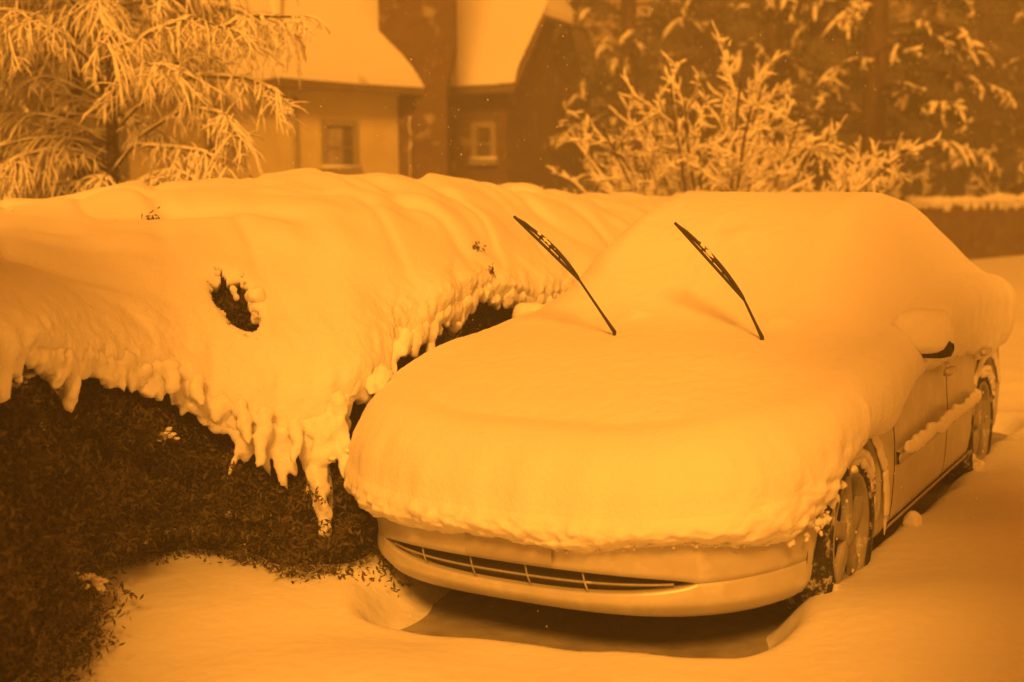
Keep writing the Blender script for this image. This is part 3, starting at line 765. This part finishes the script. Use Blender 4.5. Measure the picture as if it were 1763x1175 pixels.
# broad snowy shrub behind the car roof
def big_shrub(px, Y, W_, H_, name, label, stems=20, rs=.024, seed=1, cat='shrub', dens=1., xw=None):
    base = at(px, 340, Y); gz = float(ground_z(base.x, Y)); root = empty(name, (base.x, Y, gz)); tag(root, label, cat)
    if xw is not None: base.x = xw; gz = float(ground_z(xw, Y)); root.location = (xw, Y, gz)
    wd, sn_ = MB(), MB(); b0 = np.array([base.x, Y, gz])
    for k in range(stems):
        f = (k+rng.uniform(0, 1))/stems*2-1
        el = f*R(72); ydir = rng.normal(0, .35)
        d = np.array([math.sin(el), ydir, math.cos(el)]); d /= np.linalg.norm(d)
        L_ = 1/math.sqrt((d[0]/(W_/2))**2+(d[2]/H_)**2)*rng.uniform(.45, 1.0)
        c_ = curve(b0+np.array([rng.normal(0, .12), rng.normal(0, .12), 0]), d, L_, 12, .15, .12); snowy(wd, sn_, c_, .022, rs*1.0, .8, 6, .3)
        for _ in range(int(20*dens)):
            i_ = int(rng.integers(2, 12)); dr = c_[i_]-c_[i_-1]; dr /= np.linalg.norm(dr)
            c2 = curve(c_[i_], dr+rng.normal(0, .5, 3)+[0, 0, .08], L_*rng.uniform(.10, .26), 7, .2, .4); snowy(wd, sn_, c2, .007, rs*.9, 1, 6, .45)
            for _ in range(int(11*dens)):
                j_ = int(rng.integers(2, 7)); dr2 = c2[j_]-c2[j_-1]; dr2 /= np.linalg.norm(dr2)
                c3 = curve(c2[j_], dr2+rng.normal(0, .55, 3)+[0, 0, .1], L_*rng.uniform(.03, .085), 4, .2, .4); snowy(wd, sn_, c3, .004, rs*.8, 1, 5, .5)
    build_in(wd, 'branches', BARK, root); build_in(sn_, 'branch_snow', SNOWB, root)
big_shrub(1225, 14.5, 4.7, 2.85, 'spreading_shrub', 'wide fan-shaped shrub coated in bright snow behind the car roof', 96, .017, dens=.72)
big_shrub(1560, 27, 3.4, 1.9, 'garden_shrub', 'dim low shrub just behind the left end of the board fence', 12, .022, dens=.6)
big_shrub(1700, 29, 3.6, 2.3, 'garden_shrub', 'dim twiggy shrub behind the board fence near the right edge', 12, .02, dens=.6)


# conifers
def conifer(px, Y, zb_, label, Rm=2.6, nb_=46, snowp=.24, H_=11., name='conifer', xw=None, zt=7.6):
    base = at(px, 340, Y); gz = float(ground_z(base.x, Y)); root = empty(name, (base.x, Y, gz)); tag(root, label, 'tree', 'conifers behind the garden' if xw is None else None)
    if xw is not None: base.x = xw; gz = float(ground_z(xw, Y)); root.location = (xw, Y, gz)
    tr, fo, sn_ = MB(), MB(), MB(); b0 = np.array([base.x, Y, gz-.1])
    tr.tube(curve(b0, (0, 0, 1), H_, 10, 0, .02), np.linspace(.24, .05, 11), 10)
    cs_ = []
    for z in np.linspace(zb_, zt, nb_):
        az = rng.uniform(-math.pi*1.1, math.pi*.1); L_ = Rm*(1-.55*z/H_)*rng.uniform(.7, 1.1)
        p = np.array([base.x, Y, gz+z]); c_ = curve(p, (math.cos(az), math.sin(az), .15), L_, 10, .75, .08)
        tr.tube(c_, np.linspace(.03, .008, 11), 4, cap=False)
        for _ in range(int(11)):
            i_ = int(rng.integers(2, 10)); dr = c_[i_+1]-c_[i_] if i_ < 10 else c_[i_]-c_[i_-1]; sd = np.cross(dr, [0, 0, 1]); sd /= np.linalg.norm(sd)+1e-6
            c2 = curve(c_[i_], dr/np.linalg.norm(dr)+sd*rng.choice([-1, 1])*rng.uniform(.2, 1.2), rng.uniform(.25, .65), 6, 1.4, .12)
            t = rng.uniform(0, 1, 34)*5.99; k = t.astype(int); q = c2[k]+(c2[np.minimum(k+1, 6)]-c2[k])*(t-k)[:, None]
            cs_.append(q+rng.normal(0, .05, q.shape)-[0, 0, .04])
            if rng.uniform() < snowp:
                o_ = c2.copy(); o_[:, 2] += .03; e = np.sin(np.linspace(.25, 2.9, 7))
                sn_.tube(o_, rng.uniform(.03, .06)*e, 6, lump=.35, squash=.7)
                for _ in range(3):
                    w = int(rng.integers(1, 6)); c3 = curve(o_[w], rng.normal(0, .6, 3)+[0, 0, -.5], rng.uniform(.1, .22), 3, .5, .2); sn_.tube(c3, [.03, .035, .03, .01], 5, lump=.3)
    fo.addnp(*leaf_cards(np.concatenate(cs_), .11, droop=.6, wid=.28))
    build_in(tr, 'trunk', BARK, root); build_in(fo, 'needles', NEEDLE, root); build_in(sn_, 'snowy_foliage', SNOWB, root)
conifer(1085, 27, 1.2, 'dark conifer with snow tufts rising right beside the house gable')
conifer(1330, 25, 1.6, 'tall conifer behind the middle of the bright snowy shrub', 2.8)
conifer(1500, 21.5, 1.9, 'nearest conifer with heavy snow clumps on drooping boughs upper right', 2.5, 44, .40)
conifer(1215, 33, .8, 'far conifer filling the gap between two nearer ones above the shrub', 3.0, 46, .15)
conifer(1690, 31, .8, 'dark conifer at the upper right corner almost bare of snow', 3.2, 50, .10)
conifer(1600, 37, .6, 'farthest dark conifer on the right beyond the board fence', 3.4, 46, .1)
conifer(1850, 28, .8, 'dark conifer cut off by the right edge beyond the fence', 3.2, 46, .12)
conifer(985, 31, 1.0, 'dark conifer seen just over the clipped gable of the house', 2.8, 46, .15)
conifer(60, 19, 1.0, 'shadowy conifer at the far left behind the weeping tree', 2.6, 40, .5)

conifer(0, .9, 1.9, 'unseen conifer added right of the view to shade the ground', 1.25, 70, .3, 6.4, 'shade_conifer', 1.98, 6.0)  # added out of view: its soft shadow dims the snow right of the car
conifer(0, 1.3, 1.0, 'unseen conifer added left of the view to shade hedge and ground', 1.0, 60, .3, 5.6, 'shade_conifer', -2.32, 5.2)  # unseen tree, put in to shade the left hedge and the ground before it

# distant wood behind everything
mb = MB(); n = 46000
x = rng.uniform(-22, 30, n); hgt = 8+2.5*fbm(x*.3, 0, seed=101); z = rng.uniform(0, 1, n)**.9*hgt
y = 44+1.6*fbm(x*.8, z*.8, seed=102)+rng.normal(0, .25, n)
mb.addnp(*leaf_cards(np.stack([x, y, z], -1), .42, droop=.5, wid=.45))
xs_ = np.linspace(-24, 32, 90); zs_ = np.linspace(0, 1, 16); XX, ZZ = np.meshgrid(xs_, zs_, indexing='ij'); HH = 8.5+2*fbm(XX*.3, 0, seed=101)
mb.grid(np.stack([XX, 45.4+1.2*fbm(XX*.6, ZZ*5, seed=103), ZZ*HH-.2], -1))
o = mb.build('distant_wood', NEEDLE, smooth=False); tag(o, 'dark mass of distant trees closing the view behind house and garden', 'woodland', kind='stuff')

# ------------------------------------------------------------------ house
house = empty('house', (-1.5, 24, 0)); tag(house, 'steep-roofed cottage with painted left wing, dark brick right wing and wide chimney', 'house')
def V3(x, y, z): return np.array([x, y, z], float)
A0 = V3(-3.39, 21.0, 0); A1 = V3(-1.84, 22.5, 0); dA = (A1-A0)/np.linalg.norm(A1-A0); nB = V3(-dA[1], dA[0], 0); nB /= np.linalg.norm(nB)
B1 = A0+nB*5.0           # left end of the receding side
ZE = 3.33
def slab(mb_, pts, th, d):
    """closed prism: polygon pts pushed by th along d"""
    pts = [np.array(p, float) for p in pts]; q = [p+np.array(d)*th for p in pts]; n = len(pts)
    mb_.add(pts+q, [tuple(range(n)), tuple(range(2*n-1, n-1, -1))]+[(k, k+n, (k+1) % n+n, (k+1) % n) for k in range(n)])
# left wing walls (one shell)
m = MB(); top_ = V3(0, 0, ZE)
far = A1+nB*5.0
slab(m, [A0, A1+dA*.0, A1+top_, A0+top_], .2, nB); slab(m, [B1, A0+nB*.2, A0+nB*.2+top_, B1+top_], .2, dA)
slab(m, [A1+nB*.2, A1+nB*5, A1+nB*5+top_, A1+nB*.2+top_], .2, -dA)
build_in(m, 'stucco_wall', STUCCO, house, smooth=False)
# corner downpipe
m = MB(); cpt = A0-nB*.05-dA*.03+dA*.12; m.tube([cpt+V3(0, 0, .1), cpt+V3(0, 0, ZE-.2)], .03, 10); build_in(m, 'downpipe', FRAME, house)
# roof of the left wing: hipped, snow laid thick; eaves overhang
def roofsheet(E0, E1, up, rise, run_, th=.16, inset0=0., inset1=0., n=40, m_=24, sag=.05, seed=0, flare=.25):
    """snow on a roof plane from eave E0->E1, climbing along up"""
    d = E1-E0; G = []
    for i_ in range(n+1):
        row = []
        for j_ in range(m_+1):
            u, v = i_/n, j_/m_; w0 = inset0*v; w1 = 1-inset1*v; uu = w0+(w1-w0)*u
            vz = v*rise-flare*v*(1-v)*rise*.4
            p = E0+d*uu+up*run_*v+V3(0, 0, vz); e = min(v*m_/2., 1); p[2] += th*math.sin(e*math.pi/2)+.02*float(fbm(p[0]*1.2, p[1]*1.2, p[2]*1.2, seed=seed, octv=2))
            row.append(p)
        row.insert(0, E0+d*uu-up*.0+V3(0, 0, -.02)); G.append(row)
    return np.array(G)
ov = .38
E0 = A0-nB*ov-dA*ov+V3(0, 0, ZE+.05); E1 = A1-nB*ov+dA*.55+V3(0, 0, ZE+.05); E2 = B1-dA*ov+V3(0, 0, ZE+.05)
m = MB(); m.grid(roofsheet(E0, E1, nB, 4.8, 3.0, inset0=.45, inset1=-.05, seed=5), flip=True)
m.grid(roofsheet(E2, E0, dA, 4.8, 1.6, inset0=0, inset1=.6 if False else .40, seed=6), flip=True)
rf = build_in(m, 'roof_snow', SNOWB, house)
m = MB()   # eave boards, a shade below the snow
slab(m, [E0+V3(0, 0, -.14), E1+V3(0, 0, -.14), E1+V3(0, 0, -.02), E0+V3(0, 0, -.02)], .06, nB)
slab(m, [E2+V3(0, 0, -.14), E0+nB*.07+V3(0, 0, -.14), E0+nB*.07+V3(0, 0, -.02), E2+V3(0, 0, -.02)], .06, dA)
slab(m, [E0+nB*.07+dA*.07+V3(0, 0, -.12), E1+nB*.07+V3(0, 0, -.12), E1+nB*.7+V3(0, 0, -.12), E0+nB*.7+dA*.07+V3(0, 0, -.12)], .03, (0, 0, 1))
slab(m, [E2+dA*.07+V3(0, 0, -.121), E0+nB*.71+dA*.07+V3(0, 0, -.121), E0+nB*.71+dA*.6+V3(0, 0, -.121), E2+dA*.6+V3(0, 0, -.121)], .03, (0, 0, 1))
build_in(m, 'eave', EAVE, house, smooth=False)
def window(P0, du, nn, w, z0, z1, fr=.09, glass=GLASS, blind=True, surround=FRAME):
    """P0 left foot point on the wall face, du along wall, nn outward"""
    def bar(mb_, u0, u1, za, zb2, t0, t1):
        slab(mb_, [P0+du*u0+nn*t0+V3(0, 0, za), P0+du*u1+nn*t0+V3(0, 0, za), P0+du*u1+nn*t0+V3(0, 0, zb2), P0+du*u0+nn*t0+V3(0, 0, zb2)], t1-t0, nn)
    m = MB(); bar(m, -fr, w+fr, z1, z1+fr, .0, .05); bar(m, -fr, 0, z0, z1, .0, .048); bar(m, w, w+fr, z0, z1, .0, .048)
    bar(m, 0, w, (z0+z1)/2-.015, (z0+z1)/2+.015, .006, .03)
    f = build_in(m, 'window', surround, house, smooth=False)
    m = MB(); bar(m, 0, w, z0, z1, .003, .006); g_ = m; g_.v = [v-np.array(house.location) for v in g_.v]; g_.build('pane', glass, f, smooth=False)
    if blind:
        m = MB(); bar(m, .02, w*.62, z0+.04, z1-.02, .007, .012); m.v = [v-np.array(house.location) for v in m.v]; m.build('blind', BLIND, f, smooth=False)
    m = MB(); bar(m, -fr-.04, w+fr+.04, z0-.09, z0, .0, .10); m.v = [v-np.array(house.location) for v in m.v]; m.build('sill', surround, f, smooth=False)
    m = MB(); bar(m, -fr-.02, w+fr+.02, z0+.002, z0+.05, .01, .09); m.v = [v-np.array(house.location) for v in m.v]; m.build('sill_snow', SNOWB, f)
    return f
def on_wall(P0, du, px):
    k = (px-881.5)/FPX*1.0; # X = k*Y (roughly; pitch handled by iteration)
    t = 0.
    for _ in range(30):
        p = P0+du*t; x_, _y = px_of(np.array([p[0], p[1], 2.3])); t += (px-float(x_))/FPX*p[1]/(du[0]-du[1]*k)*.8
    return t
t0, t1 = on_wall(A0, dA, 561), on_wall(A0, dA, 607)
print('win', t0, t1)
window(A0+dA*t0, dA, -nB, t1-t0, 2.05, 2.72)
# window on the receding side (glimpsed through the tree)
window(A0+nB*1.75, nB, -dA, .55, 2.0, 2.7)
# right wing
Cc = V3(-.06, 24.0, 0); dG = V3(1.73, 4.2, 0); LG = np.linalg.norm(dG); dG /= LG; dF = V3(-dG[1], dG[0], 0)  # dF: leftwards along the front wall
ZR = 3.50; Fend = Cc+dF*3.2
m = MB()
slab(m, [Fend, Cc, Cc+V3(0, 0, ZR), Fend+V3(0, 0, ZR)], .2, dG)
gh = 1.0; hz = 1.36
slab(m, [Cc+dG*.2, Cc+dG*LG, Cc+dG*LG+V3(0, 0, ZR), Cc+dG*(LG-1.25)+V3(0, 0, ZR+hz), Cc+dG*1.25+V3(0, 0, ZR+hz), Cc+dG*.2+V3(0, 0, ZR+.2)], .2, dF)
build_in(m, 'brick_wall', BRICK, house, smooth=False)
m = MB(); c_ = Cc+dF*.0
Ef0 = Cc-dG*.35-dF*.30+V3(0, 0, ZR+.0); Ef1 = Fend-dG*.35+V3(0, 0, ZR+.0); up = dG
rise = 2.25; run_ = LG/2+.35
# slope that faces us; cut back at the clipped gable
def rs_(i_, j_, n=30, mm=22):
    u, v = i_/n, j_/mm; clip = max(0., (v-.62))*1.6; pnt = Ef0+(Ef1-Ef0)*u
    s_ = dF*clip*(1-u)
    p = pnt+up*run_*v+s_+V3(0, 0, rise*v); e = min(j_/2., 1)
    p[2] += .15*math.sin(e*math.pi/2)+.015*float(fbm(p[0]*2, p[2]*2, seed=8)); return p
m.grid([[rs_(i_, j_) for j_ in range(23)] for i_ in range(31)])
# clipped end

R0 = rs_(0, 22)
far0 = Cc-dF*.30+dG*(LG-(1.25-.1))+V3(0, 0, rs_(0, 12)[2])
near0 = rs_(0, 12)
G = []
for i_ in range(9):
    u = i_/8; lo_ = near0+(far0-near0)*u; G.append([lo_+V3(0, 0, -.14), lo_+(R0-lo_)*.04+V3(0, 0, .02)]+[lo_+(R0-lo_)*v+V3(0, 0, .02) for v in np.linspace(.1, 1, 6)])
m.grid(G)
# far slope (only its edge shows)
fe = Cc+dG*(LG+.3)-dF*.3+V3(0, 0, ZR-.1)
m.add([far0, fe, fe+dF*3.5, R0+dF*3.0], [(0, 1, 2, 3)])
build_in(m, 'roof_snow', SNOWB, house)
# verge boards and eave of the right wing
m = MB()
slab(m, [Ef0+V3(0, 0, -.14), Ef0+V3(0, 0, -.01), Ef1+V3(0, 0, -.01), Ef1+V3(0, 0, -.14)], .05, dG)
m.tube([Ef0+V3(0, 0, -.03), near0+V3(0, 0, -.09), far0+V3(0, 0, -.1)], .045, 4)
build_in(m, 'eave', EAVE, house, smooth=False)
m = MB(); m.tube([far0+V3(0, 0, -.04), fe], .045, 5); build_in(m, 'verge_board', FRAME, house)
t0, t1 = on_wall(Cc, dF, 822), on_wall(Cc, dF, 846)
print('win2', t0, t1)
window(Cc+dF*abs(t0), -dF, -dG, abs(t0)-abs(t1), 2.22, 2.78, fr=.10, blind=False)
q = on_wall(Cc, dF, 776); m = MB(); cpt = Cc+dF*abs(q)-dG*.06; m.tube([cpt+V3(0, 0, .1), cpt+V3(0, 0, ZR-.15)], .035, 8); build_in(m, 'downpipe', BARK, house)
# chimney between the wings
cp = at(717, 60, 23.9)
m = MB()
Mr = Matrix.Rotation(math.atan2(-dF[1], -dF[0]), 4, 'Z')
def cbox(mb_, w, d_, z0, z1, dx=0., dy=0.):
    M_ = Matrix.Translation((cp.x, 23.9, 0)) @ Mr; mb_.box((dx, dy, (z0+z1)/2), (w, d_, z1-z0), M_)
xl, xr = at(652, 60, 22.4).x, at(783, 60, 22.4).x; nl, nr = at(716, 150, 22.4).x, at(768, 150, 22.4).x
front_ = [(nl, 22.4, 0), (nr, 22.4, 0), (nr, 22.4, 3.35), (xr, 22.4, 4.0), (xr, 22.4, 9.0), (xl, 22.4, 9.0), (xl, 22.4, 3.85), (nl, 22.4, 3.5)]
slab(m, front_, .9, (0, 1, 0))
ch = build_in(m, 'chimney', BRICK, house, smooth=False)
m = MB(); slab(m, [A1+V3(.005, .03, 0), V3(nl+.02, 22.53, 0), V3(nl+.02, 22.53, ZE), A1+V3(.005, .03, ZE)], .1, (0, 1, 0)); build_in(m, 'brick_wall', BRICK, house, smooth=False)
m = MB()
t = np.linspace(0, 1, 60); m.tube(np.stack([(xl+xr)/2-.13+.03*fbm(t*5, 0, seed=131), np.full(60, 22.398), 1.2+1.7*t], -1), .006+.010*np.clip(fbm(t*14, 0, seed=132), 0, 1), 6, lump=.3)
m.v = [v-np.array(house.location) for v in m.v]; m.build('stuck_snow', SNOWB, ch)

# ------------------------------------------------------------------ board fence
f0, f1 = at(1560, 460, 24.5), at(1800, 440, 26.5)
fz = .30
fence = empty('board_fence', (f0.x, f0.y, 0)); tag(fence, 'low dark vertical-board fence topped with snow right of the car', 'fence')
dx = V3(f1.x-f0.x, f1.y-f0.y, 0); LL = np.linalg.norm(dx); dx /= LL; nrm = V3(dx[1], -dx[0], 0); LL += 3
zt_ = 1.30
m = MB(); k = 0; t = 0.
while t < LL:
    w = .10; zz = zt_+rng.uniform(-.02, .02); p = V3(f0.x, f0.y, 0)+dx*t
    slab(m, [p+V3(0, 0, fz-.5), p+dx*w+V3(0, 0, fz-.5), p+dx*w+V3(0, 0, zz), p+V3(0, 0, zz)], .02, nrm); t += w+.012
build_in(m, 'boards', BOARD, fence, smooth=False)
m = MB()
for z in (fz+.25, zt_-.2): slab(m, [V3(f0.x, f0.y, z)-nrm*.06, V3(f0.x, f0.y, z)+dx*LL-nrm*.06, V3(f0.x, f0.y, z+.08)+dx*LL-nrm*.06, V3(f0.x, f0.y, z+.08)-nrm*.06], .055, nrm)
build_in(m, 'rails', BOARD, fence, smooth=False)
for t in np.arange(0, LL, 2.0):
    m = MB(); p = V3(f0.x, f0.y, 0)+dx*t-nrm*.12; m.box((p[0], p[1], .75), (.1, .1, 1.5)); build_in(m, 'post', BOARD, fence, smooth=False)
m = MB(); t = np.linspace(0, LL, 160); P_ = V3(f0.x, f0.y, 0)+dx*t[:, None]; P_[:, 2] = zt_+.09+.03*fbm(t*1.3, 0, seed=111); m.tube(P_, .10+.03*fbm(t*4, 0, seed=112), 9, lump=.12, squash=1.0)
for k in range(120):
    t_ = rng.uniform(0, LL); p = V3(f0.x, f0.y, zt_+.05)+dx*t_+nrm*.06; m.tube([p, p-[0, 0, rng.uniform(.05, .16)]], [.035, .012], 5)
build_in(m, 'fence_snow', SNOWB, fence)

# ------------------------------------------------------------------ falling snow and haze
n = 26000
Yf = rng.uniform(2.6, 17, n)**1.0; Yf = (rng.uniform(0, 1, n)**.6)*15+4.2
px, py = rng.uniform(-150, 1900, n), rng.uniform(-120, 1250, n)
cen = np.stack([(px-881)/FPX*Yf, Yf, EYE-(py-327)/FPX*Yf], -1)
okk = (cen[:, 2] > ground_z(cen[:, 0], cen[:, 1])+.02); a_, b_ = w2c(cen[:, 0], cen[:, 1])
okk &= ~((np.abs(b_) < 1.02) & (a_ < 1.15) & (a_ > -4.1) & (cen[:, 2] < top_z(a_, b_)+.02))
cen = cen[okk]; n = len(cen); sz = rng.uniform(.0009, .0026, n)
o8 = np.array([(1, 0, 0), (-1, 0, 0), (0, 1, 0), (0, -1, 0), (0, 0, 1.5), (0, 0, -1.5)], float)
f8 = np.array([(0, 2, 4), (2, 1, 4), (1, 3, 4), (3, 0, 4), (2, 0, 5), (1, 2, 5), (3, 1, 5), (0, 3, 5)])
v = (cen[:, None]+o8[None]*sz[:, None, None]*rng.uniform(.6, 1.4, (n, 6, 1))).reshape(-1, 3)
mb = MB(); mb.addnp(v, (f8[None]+np.arange(n)[:, None, None]*6).reshape(-1, 3))
o = mb.build('falling_snow', FLAKE); tag(o, 'fine snowflakes falling through the whole view', 'snowfall', kind='stuff')

hm = bpy.data.materials.new('snowy_air'); hm.use_nodes = True; t = hm.node_tree; t.nodes.clear()
ou = t.nodes.new('ShaderNodeOutputMaterial'); pv = t.nodes.new('ShaderNodeVolumePrincipled'); pv.inputs['Color'].default_value = (.9, .9, .9, 1); pv.inputs['Density'].default_value = .025
pv.inputs['Anisotropy'].default_value = 0.
t.links.new(pv.outputs[0], ou.inputs['Volume'])
mb = MB(); mb.box((5, 30, 5.5), (560, 900, 15)); 
mb.v[0][:, 2] = np.where(mb.v[0][:, 2] < 5, -1.5, 13.5)
hz_ = mb.build('haze', hm, smooth=False); tag(hz_, 'thin haze of blowing snow filling the night air', 'haze', kind='stuff')
